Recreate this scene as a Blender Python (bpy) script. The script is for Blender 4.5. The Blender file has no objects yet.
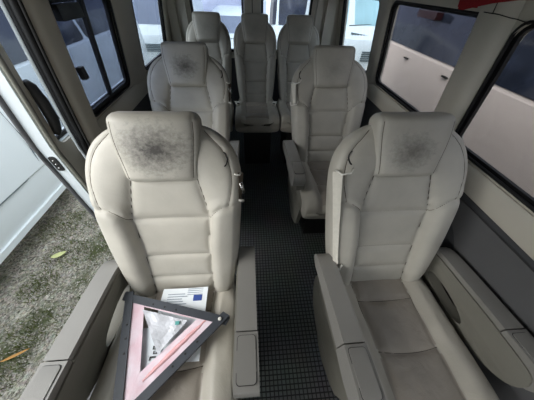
import bpy, bmesh, math, random
from mathutils import Vector, Matrix, noise, geometry
random.seed(7)
SC = bpy.context.scene
COL = SC.collection
PI = math.pi

# ------------------------------------------------------------------ materials
def lin(c):
    return tuple((v/12.92 if v <= .04045 else ((v+.055)/1.055)**2.4) for v in [x/255 for x in c]) + (1,)

def mat(name, rgb, rough=.6, var=0.0, vscale=8, bump=0.0, bscale=200, metal=0, spec=.4, coat=0, emit=None, rgb2=None):
    m = bpy.data.materials.new(name); m.use_nodes = True
    nt = m.node_tree; N = nt.nodes; L = nt.links
    b = N['Principled BSDF']
    b.inputs['Base Color'].default_value = lin(rgb)
    b.inputs['Roughness'].default_value = rough
    b.inputs['Metallic'].default_value = metal
    b.inputs['Specular IOR Level'].default_value = spec
    b.inputs['Coat Weight'].default_value = coat
    tc = N.new('ShaderNodeTexCoord')
    if var or rgb2:
        n = N.new('ShaderNodeTexNoise'); n.inputs['Scale'].default_value = vscale; n.inputs['Detail'].default_value = 6
        L.new(tc.outputs['Object'], n.inputs['Vector'])
        r = N.new('ShaderNodeValToRGB')
        c = lin(rgb)
        r.color_ramp.elements[0].position = .3; r.color_ramp.elements[1].position = .7
        r.color_ramp.elements[0].color = lin(rgb2) if rgb2 else tuple(x*(1-var) for x in c[:3])+(1,)
        r.color_ramp.elements[1].color = c if rgb2 else tuple(min(1, x*(1+var)) for x in c[:3])+(1,)
        L.new(n.outputs['Fac'], r.inputs['Fac']); L.new(r.outputs['Color'], b.inputs['Base Color'])
    if bump:
        n2 = N.new('ShaderNodeTexNoise'); n2.inputs['Scale'].default_value = bscale; n2.inputs['Detail'].default_value = 3
        L.new(tc.outputs['Object'], n2.inputs['Vector'])
        bp = N.new('ShaderNodeBump'); bp.inputs['Strength'].default_value = bump; bp.inputs['Distance'].default_value = .002
        L.new(n2.outputs['Fac'], bp.inputs['Height']); L.new(bp.outputs['Normal'], b.inputs['Normal'])
    return m

def leather(name, rgb, worn=0.0, wrinkle=0.0, stain=0.0, stain_c=(0, 0), stain_r=(.12, .08)):
    """worn cream leather; a greasy smudge with its own ragged outline where heads have rubbed"""
    m = bpy.data.materials.new(name); m.use_nodes = True
    nt = m.node_tree; N = nt.nodes; L = nt.links
    b = N['Principled BSDF']; b.inputs['Roughness'].default_value = .42
    b.inputs['Specular IOR Level'].default_value = .35
    tc = N.new('ShaderNodeTexCoord')
    n = N.new('ShaderNodeTexNoise'); n.inputs['Scale'].default_value = 9; n.inputs['Detail'].default_value = 8
    L.new(tc.outputs['Object'], n.inputs['Vector'])
    r = N.new('ShaderNodeValToRGB'); c = lin(rgb)
    r.color_ramp.elements[0].position = .3; r.color_ramp.elements[1].position = .65
    r.color_ramp.elements[0].color = tuple(x*(.88-worn) for x in c[:3])+(1,)
    r.color_ramp.elements[1].color = c
    L.new(n.outputs['Fac'], r.inputs['Fac'])
    out = r.outputs['Color']
    if stain:
        sep = N.new('ShaderNodeSeparateXYZ'); L.new(tc.outputs['Object'], sep.inputs[0])
        def mth(op, a, bb=None):
            k = N.new('ShaderNodeMath'); k.operation = op
            for i, v in enumerate((a, bb)):
                if v is None: continue
                if isinstance(v, (int, float)): k.inputs[i].default_value = v
                else: L.new(v, k.inputs[i])
            return k.outputs[0]
        dx = mth('DIVIDE', mth('SUBTRACT', sep.outputs['X'], stain_c[0]), stain_r[0])
        dz = mth('DIVIDE', mth('SUBTRACT', sep.outputs['Z'], stain_c[1]), stain_r[1])
        d = mth('SQRT', mth('ADD', mth('MULTIPLY', dx, dx), mth('MULTIPLY', dz, dz)))
        n3 = N.new('ShaderNodeTexNoise'); n3.inputs['Scale'].default_value = 62; n3.inputs['Detail'].default_value = 9; n3.inputs['Roughness'].default_value = .72
        mp = N.new('ShaderNodeMapping'); mp.inputs['Scale'].default_value = (.85, 1, 1.1)
        L.new(tc.outputs['Object'], mp.inputs[0]); L.new(mp.outputs[0], n3.inputs['Vector'])
        q = mth('ADD', d, mth('MULTIPLY', mth('SUBTRACT', n3.outputs['Fac'], .5), 1.9))
        rr = N.new('ShaderNodeMapRange'); rr.inputs[1].default_value = 0.05; rr.inputs[2].default_value = 1.15
        rr.inputs[3].default_value = stain; rr.inputs[4].default_value = 0
        L.new(q, rr.inputs[0])
        mx = N.new('ShaderNodeMix'); mx.data_type = 'RGBA'
        L.new(rr.outputs[0], mx.inputs['Factor']); L.new(out, mx.inputs['A']); mx.inputs['B'].default_value = lin((58, 54, 50))
        out = mx.outputs['Result']
    L.new(out, b.inputs['Base Color'])
    n2 = N.new('ShaderNodeTexVoronoi'); n2.inputs['Scale'].default_value = 420
    L.new(tc.outputs['Object'], n2.inputs['Vector'])
    bp = N.new('ShaderNodeBump'); bp.inputs['Strength'].default_value = .25; bp.inputs['Distance'].default_value = .0006
    L.new(n2.outputs['Distance'], bp.inputs['Height'])
    n4 = N.new('ShaderNodeTexNoise'); n4.inputs['Scale'].default_value = 14; n4.inputs['Detail'].default_value = 4
    n4.inputs['Distortion'].default_value = .8
    L.new(tc.outputs['Object'], n4.inputs['Vector'])
    b2 = N.new('ShaderNodeBump'); b2.inputs['Strength'].default_value = .25+wrinkle; b2.inputs['Distance'].default_value = .008
    L.new(n4.outputs['Fac'], b2.inputs['Height']); L.new(bp.outputs['Normal'], b2.inputs['Normal'])
    L.new(b2.outputs['Normal'], b.inputs['Normal'])
    return m

def glass(name, tint=(.5, .52, .56), opacity=.0, rough=.0):
    """thin window pane: tinted see-through with a mirror sheen at glancing angles"""
    m = bpy.data.materials.new(name); m.use_nodes = True
    nt = m.node_tree; N = nt.nodes; L = nt.links
    for k in list(N): N.remove(k)
    o = N.new('ShaderNodeOutputMaterial'); tr = N.new('ShaderNodeBsdfTransparent'); tr.inputs[0].default_value = tint+(1,)
    g = N.new('ShaderNodeBsdfGlossy'); g.inputs['Roughness'].default_value = .03
    lw = N.new('ShaderNodeLayerWeight'); lw.inputs[0].default_value = .5
    pw = N.new('ShaderNodeMath'); pw.operation = 'POWER'; pw.inputs[1].default_value = 5; L.new(lw.outputs['Facing'], pw.inputs[0])
    fr = N.new('ShaderNodeMath'); fr.operation = 'MULTIPLY_ADD'; fr.inputs[1].default_value = .5; fr.inputs[2].default_value = .03; L.new(pw.outputs[0], fr.inputs[0])
    mx = N.new('ShaderNodeMixShader')
    L.new(fr.outputs[0], mx.inputs[0]); L.new(tr.outputs[0], mx.inputs[1]); L.new(g.outputs[0], mx.inputs[2])
    L.new(mx.outputs[0], o.inputs[0])
    return m

M = {}
M['trim'] = mat('beige_trim', (196, 191, 178), .62, .05, 3, .25, 260)
M['trim_dark'] = mat('grey_headliner_cloth', (112, 108, 100), .8, .04, 6, .3, 300)  # out-of-view headliner, darkened to cut light bouncing to the rear
M['panel'] = mat('charcoal_side_panel', (66, 67, 70), .65, .06, 4, .35, 400)
M['panel2'] = mat('grey_side_panel', (90, 90, 91), .65, .06, 4, .35, 400)
M['arm'] = mat('grey_armrest_plastic', (134, 132, 127), .38, .05, 5, .2, 500)
M['shield'] = mat('taupe_seat_plastic', (120, 118, 109), .5, .05, 5, .2, 500)
M['slot'] = mat('dark_plastic', (34, 33, 32), .5)
M['black'] = mat('black_rubber', (13, 13, 15), .5, .1, 20)
M['blackgloss'] = mat('black_glass_border', (10, 10, 13), .25)
M['chrome'] = mat('brushed_bright_metal', (200, 204, 208), .25, metal=.9)
M['white'] = mat('white_car_paint', (224, 231, 233), .3, .02, 2, coat=.5)
M['greywhite'] = mat('silver_van_paint', (226, 214, 202), .6, .02, 2)
M['seam'] = mat('dark_stitching', (78, 69, 58), .8)
M['seamlight'] = mat('taupe_stitching', (84, 76, 66), .8)
M['belt'] = mat('beige_belt_webbing', (214, 210, 198), .7, .05, 60, .6, 900)
M['clip'] = mat('pale_belt_clip', (226, 224, 216), .35)
M['steel'] = mat('belt_tongue_steel', (200, 200, 198), .25, metal=1)
M['darkglass'] = mat('dark_tinted_car_glass', (44, 50, 62), .08, .35, 2.2, spec=.7)
M['slateglass'] = mat('slate_windscreen', (120, 128, 148), .15, .15, 2, spec=.6)
M['paleglass'] = mat('sky_reflecting_windscreen', (150, 186, 192), .12, .12, 2.5, spec=.6)  # sky reflection is put into the pale teal base colour
M['navyglass'] = mat('navy_windscreen', (30, 34, 52), .1, .3, 3, spec=.7)
M['wallout'] = mat('pale_blue_siding', (190, 196, 222), .8, .06, 2)
M['tyre'] = mat('tyre_rubber', (24, 24, 25), .8)
M['grille'] = mat('grey_grille', (96, 110, 114), .6)
M['red'] = mat('red_strap_fabric', (150, 22, 30), .75, .1, 50, .4, 700)
M['darkred'] = mat('dark_red_reflection', (46, 16, 18), .3)
M['triframe'] = mat('charcoal_triangle_bar', (62, 66, 72), .42, .08, 30, .2, 300)
M['pink'] = mat('faded_pink_reflector', (246, 230, 238), .35, 0, 16, .5, 60, rgb2=(236, 200, 210))
M['redpatch'] = mat('red_reflector', (232, 178, 180), .35, .12, 40, .3, 90)
M['paper'] = mat('white_leaflet', (232, 238, 242), .6, .03, 20)
M['blueink'] = mat('blue_print', (52, 78, 150), .6)
M['greyink'] = mat('grey_print', (150, 160, 172), .6)
M['ink'] = mat('black_print', (60, 62, 60), .6)
M['film'] = mat('crumpled_clear_film', (206, 208, 214), .25, .1, 30, .9, 45, spec=.6)
M['teal'] = mat('teal_sticker', (90, 165, 160), .5)
M['leafy'] = mat('yellow_green_leaf', (208, 212, 150), .6, .1, 40)
M['leafo'] = mat('orange_dry_leaf', (196, 146, 84), .6, .1, 40)
M['grass'] = mat('short_grass', (100, 108, 64), .7, .35, 30)
M['pebble'] = mat('gravel_stones', (170, 166, 154), .85, .35, 60)
M['gl_clear'] = glass('lightly_tinted_pane', (.70, .74, .78))
M['gl_tint'] = glass('tinted_pane', (.62, .62, .64))
M['gl_dark'] = glass('dark_tinted_pane', (.60, .62, .68))
M['gl_mid'] = glass('door_pane', (.74, .78, .83))

def floor_mat():
    m = bpy.data.materials.new('black_chequer_rubber_mat'); m.use_nodes = True
    nt = m.node_tree; N = nt.nodes; L = nt.links; b = N['Principled BSDF']
    b.inputs['Roughness'].default_value = .36
    tc = N.new('ShaderNodeTexCoord'); mp = N.new('ShaderNodeMapping')
    mp.inputs['Scale'].default_value = (1, 1, 1); L.new(tc.outputs['Object'], mp.inputs[0])
    br = N.new('ShaderNodeTexBrick'); br.offset = 0; br.inputs['Scale'].default_value = 1
    br.inputs['Brick Width'].default_value = .021; br.inputs['Row Height'].default_value = .021
    br.inputs['Mortar Size'].default_value = .0032; br.inputs['Mortar Smooth'].default_value = .3
    br.inputs['Color1'].default_value = lin((108, 113, 113)); br.inputs['Color2'].default_value = lin((100, 105, 105)); br.inputs['Mortar'].default_value = lin((34, 36, 38))
    L.new(mp.outputs[0], br.inputs[0])
    n = N.new('ShaderNodeTexNoise'); n.inputs['Scale'].default_value = 5; n.inputs['Detail'].default_value = 6
    L.new(tc.outputs['Object'], n.inputs['Vector'])
    mx = N.new('ShaderNodeMix'); mx.data_type = 'RGBA'; mx.blend_type = 'MULTIPLY'; mx.inputs['Factor'].default_value = .5
    L.new(br.outputs['Color'], mx.inputs['A']); L.new(n.outputs['Color'], mx.inputs['B'])
    L.new(mx.outputs['Result'], b.inputs['Base Color'])
    bp = N.new('ShaderNodeBump'); bp.inputs['Distance'].default_value = .003; bp.inputs['Strength'].default_value = .8; bp.invert = True
    L.new(br.outputs['Fac'], bp.inputs['Height']); L.new(bp.outputs['Normal'], b.inputs['Normal'])
    return m
M['floor'] = floor_mat()

def ground_mat():
    m = bpy.data.materials.new('gravelly_soil'); m.use_nodes = True
    nt = m.node_tree; N = nt.nodes; L = nt.links; b = N['Principled BSDF']; b.inputs['Roughness'].default_value = .9
    tc = N.new('ShaderNodeTexCoord')
    v = N.new('ShaderNodeTexVoronoi'); v.inputs['Scale'].default_value = 75; L.new(tc.outputs['Object'], v.inputs['Vector'])
    r = N.new('ShaderNodeValToRGB'); e = r.color_ramp.elements
    e[0].color = lin((104, 101, 90)); e[1].color = lin((214, 208, 192)); e[0].position = .1; e[1].position = .9
    L.new(v.outputs['Color'], r.inputs['Fac'])
    n = N.new('ShaderNodeTexNoise'); n.inputs['Scale'].default_value = 2.6; n.inputs['Detail'].default_value = 8; n.inputs['Roughness'].default_value = .65
    L.new(tc.outputs['Object'], n.inputs['Vector'])
    r2 = N.new('ShaderNodeValToRGB'); r2.color_ramp.elements[0].position = .5; r2.color_ramp.elements[1].position = .64
    L.new(n.outputs['Fac'], r2.inputs['Fac'])
    mx = N.new('ShaderNodeMix'); mx.data_type = 'RGBA'; L.new(r2.outputs['Color'], mx.inputs['Factor'])
    L.new(r.outputs['Color'], mx.inputs['A']); mx.inputs['B'].default_value = lin((92, 98, 66))
    n5 = N.new('ShaderNodeTexNoise'); n5.inputs['Scale'].default_value = 30; n5.inputs['Detail'].default_value = 8
    L.new(tc.outputs['Object'], n5.inputs['Vector'])
    mx2 = N.new('ShaderNodeMix'); mx2.data_type = 'RGBA'; mx2.blend_type = 'MULTIPLY'; mx2.inputs['Factor'].default_value = .35
    L.new(mx.outputs['Result'], mx2.inputs['A']); L.new(n5.outputs['Color'], mx2.inputs['B'])
    L.new(mx2.outputs['Result'], b.inputs['Base Color'])
    bp = N.new('ShaderNodeBump'); bp.inputs['Distance'].default_value = .012; bp.inputs['Strength'].default_value = .9
    L.new(v.outputs['Distance'], bp.inputs['Height']); L.new(bp.outputs['Normal'], b.inputs['Normal'])
    return m
M['ground'] = ground_mat()

# ------------------------------------------------------------------ object helpers
def link(name, me, parent=None, m=None, smooth=True):
    o = bpy.data.objects.new(name, me); COL.objects.link(o)
    if parent: o.parent = parent
    if m is not None: me.materials.append(m)
    if smooth:
        for p in me.polygons: p.use_smooth = True
    return o

def from_bm(name, bm, m, parent=None, smooth=False, bevel=0, seg=2):
    if bevel:
        bmesh.ops.bevel(bm, geom=[e for e in bm.edges if len(e.link_faces) == 2 and e.calc_face_angle(0) > .5], offset=bevel, segments=seg, profile=.5, affect='EDGES', clamp_overlap=True)
    bmesh.ops.recalc_face_normals(bm, faces=bm.faces)
    me = bpy.data.meshes.new(name); bm.to_mesh(me); bm.free()
    o = link(name, me, parent, m, smooth or bevel > 0)
    if bevel: 
        try: me.set_sharp_from_angle(angle=math.radians(40))
        except Exception: pass
    return o

def empty(name, loc=(0, 0, 0), rz=0, parent=None):
    o = bpy.data.objects.new(name, None); COL.objects.link(o); o.location = loc; o.rotation_euler = (0, 0, rz)
    o.empty_display_size = .1
    if parent: o.parent = parent
    return o

def tag(o, label, cat, group=None, kind=None):
    o['label'] = label; o['category'] = cat
    if group: o['group'] = group
    if kind: o['kind'] = kind
    return o
def struct(o): o['kind'] = 'structure'; return o

def add_box(bm, x0, x1, y0, y1, z0, z1):
    vs = [bm.verts.new((x, y, z)) for x in (x0, x1) for y in (y0, y1) for z in (z0, z1)]
    for f in ((0, 1, 3, 2), (4, 6, 7, 5), (0, 4, 5, 1), (2, 3, 7, 6), (0, 2, 6, 4), (1, 5, 7, 3)):
        bm.faces.new([vs[i] for i in f])
def box(name, x0, x1, y0, y1, z0, z1, m, parent=None, bevel=0):
    bm = bmesh.new(); add_box(bm, x0, x1, y0, y1, z0, z1); return from_bm(name, bm, m, parent, bevel=bevel)

def tube_bm(bm, pts, r, n=8, flat=1.0, cap=True):
    pts = [Vector(p) for p in pts]; rings = []
    up = Vector((0, 0, 1))
    for i, p in enumerate(pts):
        t = (pts[min(i+1, len(pts)-1)]-pts[max(i-1, 0)]).normalized()
        a = t.cross(up)
        if a.length < .05: a = t.cross(Vector((0, 1, 0)))
        a.normalize(); b = t.cross(a).normalized()
        rr = r[i] if isinstance(r, (list, tuple)) else r
        rings.append([bm.verts.new(p+a*math.cos(k*2*PI/n)*rr+b*math.sin(k*2*PI/n)*rr*flat) for k in range(n)])
    for i in range(len(rings)-1):
        for k in range(n):
            bm.faces.new((rings[i][k], rings[i][(k+1) % n], rings[i+1][(k+1) % n], rings[i+1][k]))
    if cap: bm.faces.new(rings[0][::-1]); bm.faces.new(rings[-1])

def rrect(y0, y1, z0, z1, r, n=6):
    pts = []
    for cy, cz, a0 in ((y1-r, z1-r, 0), (y0+r, z1-r, 90), (y0+r, z0+r, 180), (y1-r, z0+r, 270)):
        for k in range(n+1):
            a = math.radians(a0+90*k/n); pts.append((cy+r*math.cos(a), cz+r*math.sin(a)))
    return pts

def plate_bm(outer, holes, fn, thick, breaks=(), ybreaks=()):
    """flat outline with holes (u, v) -> bent by fn(u, v, d) with d the depth; closed slab of given thickness"""
    polys = [outer]+list(holes)
    flat = [Vector((u, v, 0)) for P in polys for (u, v) in P]
    tris = geometry.tessellate_polygon([[Vector((u, v, 0)) for (u, v) in P] for P in polys])
    bm = bmesh.new(); vs = [bm.verts.new(p) for p in flat]
    for t in tris:
        try: bm.faces.new([vs[i] for i in t])
        except ValueError: pass
    for z in breaks:
        bmesh.ops.bisect_plane(bm, geom=bm.verts[:]+bm.edges[:]+bm.faces[:], plane_co=(0, z, 0), plane_no=(0, 1, 0))
    for y in ybreaks:
        bmesh.ops.bisect_plane(bm, geom=bm.verts[:]+bm.edges[:]+bm.faces[:], plane_co=(y, 0, 0), plane_no=(1, 0, 0))
    bmesh.ops.dissolve_limit(bm, angle_limit=.001, verts=[], edges=[]) if False else None
    fs = bm.faces[:]
    r = bmesh.ops.extrude_face_region(bm, geom=fs)
    top = {v for v in r['geom'] if isinstance(v, bmesh.types.BMVert)}
    for v in bm.verts:
        d = thick if v in top else 0
        v.co = Vector(fn(v.co.x, v.co.y, d))
    return bm
def plate(name, outer, holes, fn, thick, m, parent=None, breaks=(), bevel=0, ybreaks=()):
    bm = plate_bm(outer, holes, fn, thick, breaks, ybreaks)
    return from_bm(name, bm, m, parent, bevel=bevel)

def interp(tbl, s):
    if s <= tbl[0][0]: return tbl[0][1]
    for (a, b), (c, d) in zip(tbl, tbl[1:]):
        if s <= c:
            t = (s-a)/(c-a); return b+(d-b)*t
    return tbl[-1][1]
def sinterp(tbl, s):   # catmull-rom
    if s <= tbl[0][0]: return tbl[0][1]
    if s >= tbl[-1][0]: return tbl[-1][1]
    for i in range(len(tbl)-1):
        if s <= tbl[i+1][0]:
            a, b = tbl[i], tbl[i+1]; p = tbl[max(i-1, 0)]; q = tbl[min(i+2, len(tbl)-1)]
            h = b[0]-a[0]; t = (s-a[0])/h
            m0 = (b[1]-p[1])/(b[0]-p[0])*h if b[0] != p[0] else 0
            m1 = (q[1]-a[1])/(q[0]-a[0])*h if q[0] != a[0] else 0
            return (2*t**3-3*t*t+1)*a[1]+(t**3-2*t*t+t)*m0+(-2*t**3+3*t*t)*b[1]+(t**3-t*t)*m1
def sstep(a, b, x):
    t = max(0, min(1, (x-a)/(b-a))); return t*t*(3-2*t)
def segdist(px, py, poly):
    best = 9
    for (ax, ay), (bx, by) in zip(poly, poly[1:]):
        dx, dy = bx-ax, by-ay; L2 = dx*dx+dy*dy
        t = max(0, min(1, ((px-ax)*dx+(py-ay)*dy)/L2)) if L2 else 0
        best = min(best, math.hypot(px-ax-t*dx, py-ay-t*dy))
    return best

# ------------------------------------------------------------------ the seat
CB, SB = .914, .407          # cos / sin of the recline
def bpt(x, s, d): return Vector((x, s*SB-d*CB, .445+s*CB+d*SB))

class Back:
    def __init__(k, ws=1.03, cs=1.0):
        k.w = [(s, w*ws) for s, w in ((-.06, .19), (0, .208), (.1, .23), (.2, .244), (.3, .254), (.4, .262), (.5, .267), (.56, .263), (.61, .248), (.65, .224), (.68, .192), (.70, .158), (.712, .12))]
        k.c = [(s, c*cs) for s, c in ((-.06, .13), (0, .13), (.25, .135), (.368, .15), (.526, .117), (.60, .122), (.75, .13))]
        k.ws, k.cs = ws, cs
        wing = [(interp(k.c, .368), .368), (.165*ws, .398), (.195*ws, .418), (.27*ws, .43)]
        arc = [(.15*ws, .69), (.176*ws, .662), (.205*ws, .632), (.224*ws, .595), (.235*ws, .55), (.236*ws, .51), (.23*ws, .47), (.22*ws, .426)]
        side = [(interp(k.c, s), s) for s in (-.05, 0, .12, .25, .31, .368, .42, .47, .526)]
        horiz = [[(0, s), (interp(k.c, s), s)] for s in (.526, .368, .195, .08)]
        k.seams = [wing, side]+horiz; k.arc = arc; k.wing = wing; k.side = side; k.horiz = horiz
    def th(k, s): return interp([(0, 1), (.6, 1), (.66, .85), (.69, .62), (.712, .35)], s)
    def disp(k, x, s):
        X = abs(x); c = interp(k.c, s)
        hs = interp([(-.05, .5), (.05, .9), (.2, 1), (.42, 1), (.52, .55), (.6, .1), (.68, -.1)], s)
        w = sinterp(k.w, s)
        low = sstep(.44, .37, s+(X-c)*-.35)
        bw = .040*k.ws*max(0, min(1, (X-c)/(.86*w-c)))**.8*hs if .86*w > c else 0
        bl = .044*k.ws*math.sqrt(max(0, 1-max(0, 1-(X-c)/(.05*k.ws))**2))*interp([(-.05, .5), (.05, .85), (.25, 1), (.45, 1)], s) if X > c else 0
        b = bw*(1-low)+bl*low
        dm = min(segdist(X, s, q) for q in k.seams)
        a = segdist(X, s, k.arc)
        puff = -.014*math.exp(-(dm/.013)) - .007*math.exp(-(a/.008))
        mid = -.004*(1-(X/c)**2) if X < c else 0
        return b+puff+mid
    def surf(k, x, s, off=0):
        w = sinterp(k.w, s); u = min(.999, abs(x)/w); n = 4.0
        sn = (1-u**n)**(1/n); T = .06*k.th(s)
        return bpt(x, s, -.06+T*sn+k.disp(x, s)*min(1, sn*1.3)+off)
    def ring(k, s, N=132):
        w = sinterp(k.w, s); T = .06*k.th(s); out = []; n = 4.0
        for i in range(N):
            if i < 92:     # front, evenly spaced in x mostly
                t = i/91; u = -math.cos(t*PI); u = .55*u+.45*(2*t-1) if abs(u) < 1 else u
                x = -w*u; sn = (max(0, 1-abs(u)**n))**(1/n)
                out.append(bpt(x, s, -.06+T*sn+k.disp(x, s)*min(1, sn*1.3)))
            else:
                t = (i-91)/(N-91); a = PI*t
                cx = math.cos(a); sy = math.sin(a)
                out.append(bpt(-w*math.copysign(abs(cx)**.5, cx), s, -.06-T*1.05*abs(sy)**.5))
        return out

def loft(rings, name, m, parent, cap=True):
    bm = bmesh.new(); R = [[bm.verts.new(p) for p in r] for r in rings]; n = len(R[0])
    for i in range(len(R)-1):
        for k in range(n): bm.faces.new((R[i][k], R[i][(k+1) % n], R[i+1][(k+1) % n], R[i+1][k]))
    if cap:
        for r in (R[0], R[-1]):
            c = sum((v.co for v in r), Vector())/n; cv = bm.verts.new(c)
            for k in range(n): bm.faces.new((r[k], r[(k+1) % n], cv))
    return from_bm(name, bm, m, parent, smooth=True)

def densify(poly, step=.008):
    out = []
    for (a, b), (c, d) in zip(poly, poly[1:]):
        n = max(1, int(math.hypot(c-a, d-b)/step))
        out += [(a+(c-a)*i/n, b+(d-b)*i/n) for i in range(n)]
    return out+[poly[-1]]
def smooth_poly(poly, it=2):
    for _ in range(it):
        q = [poly[0]]
        for a, b in zip(poly, poly[1:]):
            q += [(.75*a[0]+.25*b[0], .75*a[1]+.25*b[1]), (.25*a[0]+.75*b[0], .25*a[1]+.75*b[1])]
        poly = q+[poly[-1]]
    return poly

def make_back(parent, B, m):
    rows = [-.05+.762*i/150 for i in range(151)]
    o = loft([B.ring(s) for s in rows], 'backrest', m, parent)
    def line(name, pts, r, m_):
        bm = bmesh.new(); tube_bm(bm, pts, r, 5); from_bm(name, bm, m_, o, smooth=True)
    for sg in (-1, 1):
        line('piping', [B.surf(sg*x, s, .0008) for x, s in densify(smooth_poly(B.arc))], .0012, M['seam'])
        line('stitching', [B.surf(sg*x, s, .0010) for x, s in densify(smooth_poly([q for q in B.wing if q[0] < .255*B.ws]))], .0011, M['seamlight'])
        line('stitching', [B.surf(sg*x, s, .0026) for x, s in densify(B.side, .004)], .0016, M['seamlight'])
    for h in B.horiz:
        c = h[1][0]; line('stitching', [B.surf(x, s, .0010) for x, s in densify([(-c, h[0][1]), (c, h[0][1])])], .0011, M['seamlight'])
    return o

def make_headrest(parent, B, m, k=1.0, S1=.758):
    rings = []; rows = []
    S0 = .518
    for i in range(49):
        t = i/48; rows.append(t)
    for t in rows:
        s = S0+(S1-S0)*t
        w = (.121+.018*sstep(0, .75, t))*k
        e = 1
        if t > .86: e = math.sqrt(max(0, 1-((t-.86)/.14)**2))
        if t < .05: e = math.sqrt(max(0, 1-((.05-t)/.05)**2))
        T = .05*max(.02, e if t > .5 else .6+.4*e); w2 = w-.028*(1-e) if t > .5 else w
        w2 = max(.02, w2); r = []
        mid = -.04
        for j in range(96):
            a = 2*PI*j/96; cx, sy = math.cos(a), math.sin(a); p = 2/5.5
            x = w2*math.copysign(abs(cx)**p, cx); dd = T*math.copysign(abs(sy)**p, sy)
            bow = 0
            if sy > 0:
                bow = .012*(1-(x/w)**2) + .006*math.sin(PI*t) - .012*sstep(.1, 0, t)
                g = abs(abs(x)-(w-.016)); bow -= .004*math.exp(-(g/.005))
            r.append(bpt(x, s, mid+dd+bow*e))
        rings.append(r)
    o = loft(rings, 'headrest', m, parent)
    for sg in (-1, 1):
        bm = bmesh.new()
        pts = []
        for t in [i/30 for i in range(2, 27)]:
            s = S0+(S1-S0)*t; w = (.121+.018*sstep(0, .75, t))*k
            x = w-.016; u = x/w; dd = .05*(1-abs(u)**5.5)**(1/5.5)
            pts.append(bpt(sg*x, s, -.04+dd+.012*(1-u*u)+.006*math.sin(PI*t)-.004+.0006))
        tube_bm(bm, pts, .0011, 5)
        from_bm('stitching', bm, M['seamlight'], o, smooth=True)
    return o

def make_cushion(parent, m, ws=1.0, length=.53):
    W = .243*ws
    c = [(-.1, .128*ws), (0, .128*ws), (.28, .12*ws), (.5, .125*ws)]
    side = [(interp(c, r), r) for r in (-.1, 0, .1, .2, .28, .4, .5)]
    def hcurve(r0, bow): return [(x*interp(c, r0)/4, r0+bow*(1-(x/4)**2)) for x in range(5)]
    H = [hcurve(.085, .006), hcurve(.275, .012)]
    def top(x, r):
        X = abs(x); cc = interp(c, r)
        dm = min([segdist(X, r, side)]+[segdist(X, r, h) for h in H])
        b = .022*sstep(cc-.005, cc+.05, X)
        wr = .004*noise.noise(Vector((x*9, r*14, 3.3)))+.002*noise.noise(Vector((x*30, r*22, 1)))
        return b-.011*math.exp(-dm/.015)+wr+.006*math.sin(min(1, max(0, r/.5))*PI)
    def pt(x, r, sn, T):
        z = .445-.075 + T*sn + .02*sstep(.1, .45, r)*1.0 - .035*sstep(.42, .56, r)
        return Vector((x, -r, z+top(x, r)*max(0, min(1, sn*1.3))))
    rings = []
    for i in range(121):
        r = -.09+(length+.09)*i/120
        e = math.sqrt(max(0, 1-max(0, (r-(length-.06))/.06)**2)); e = max(e, .05)
        T = .075*e; w = W*(.9+.1*sstep(-.09, .08, r))*(1-.03*(1-e)); ring = []
        for j in range(120):
            if j < 80:
                t = j/79; u = -math.cos(t*PI)*.5+.5*(2*t-1); x = -w*u
                ring.append(pt(x, r, max(0, 1-abs(u)**5)**(1/5), T))
            else:
                t = (j-79)/41; a = PI*t; cx, sy = math.cos(a), math.sin(a)
                q = pt(-w*math.copysign(abs(cx)**.4, cx), r, 0, T); q = Vector((-w*math.copysign(abs(cx)**.4, cx)*1.0, -r, .37-T*abs(sy)**.4)); ring.append(q)
        rings.append(ring)
    o = loft(rings, 'seat_cushion', m, parent)
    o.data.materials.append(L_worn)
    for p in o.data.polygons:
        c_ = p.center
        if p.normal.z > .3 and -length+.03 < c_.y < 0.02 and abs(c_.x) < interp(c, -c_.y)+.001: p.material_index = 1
    def sp(x, r): return pt(x, r, (1-(abs(x)/W)**5)**(1/5), .075)+Vector((0, 0, .0006))
    def line(pts):
        bm = bmesh.new(); tube_bm(bm, pts, .0013, 5); from_bm('stitching', bm, M['seam'], o, smooth=True)
    for sg in (-1, 1): line([sp(sg*x, r) for x, r in densify(side) if 0 < r < length-.06])
    for h in H: line([sp(x, r) for x, r in densify([(-x, r) for x, r in h[::-1]]+h[1:])])
    return o

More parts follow.
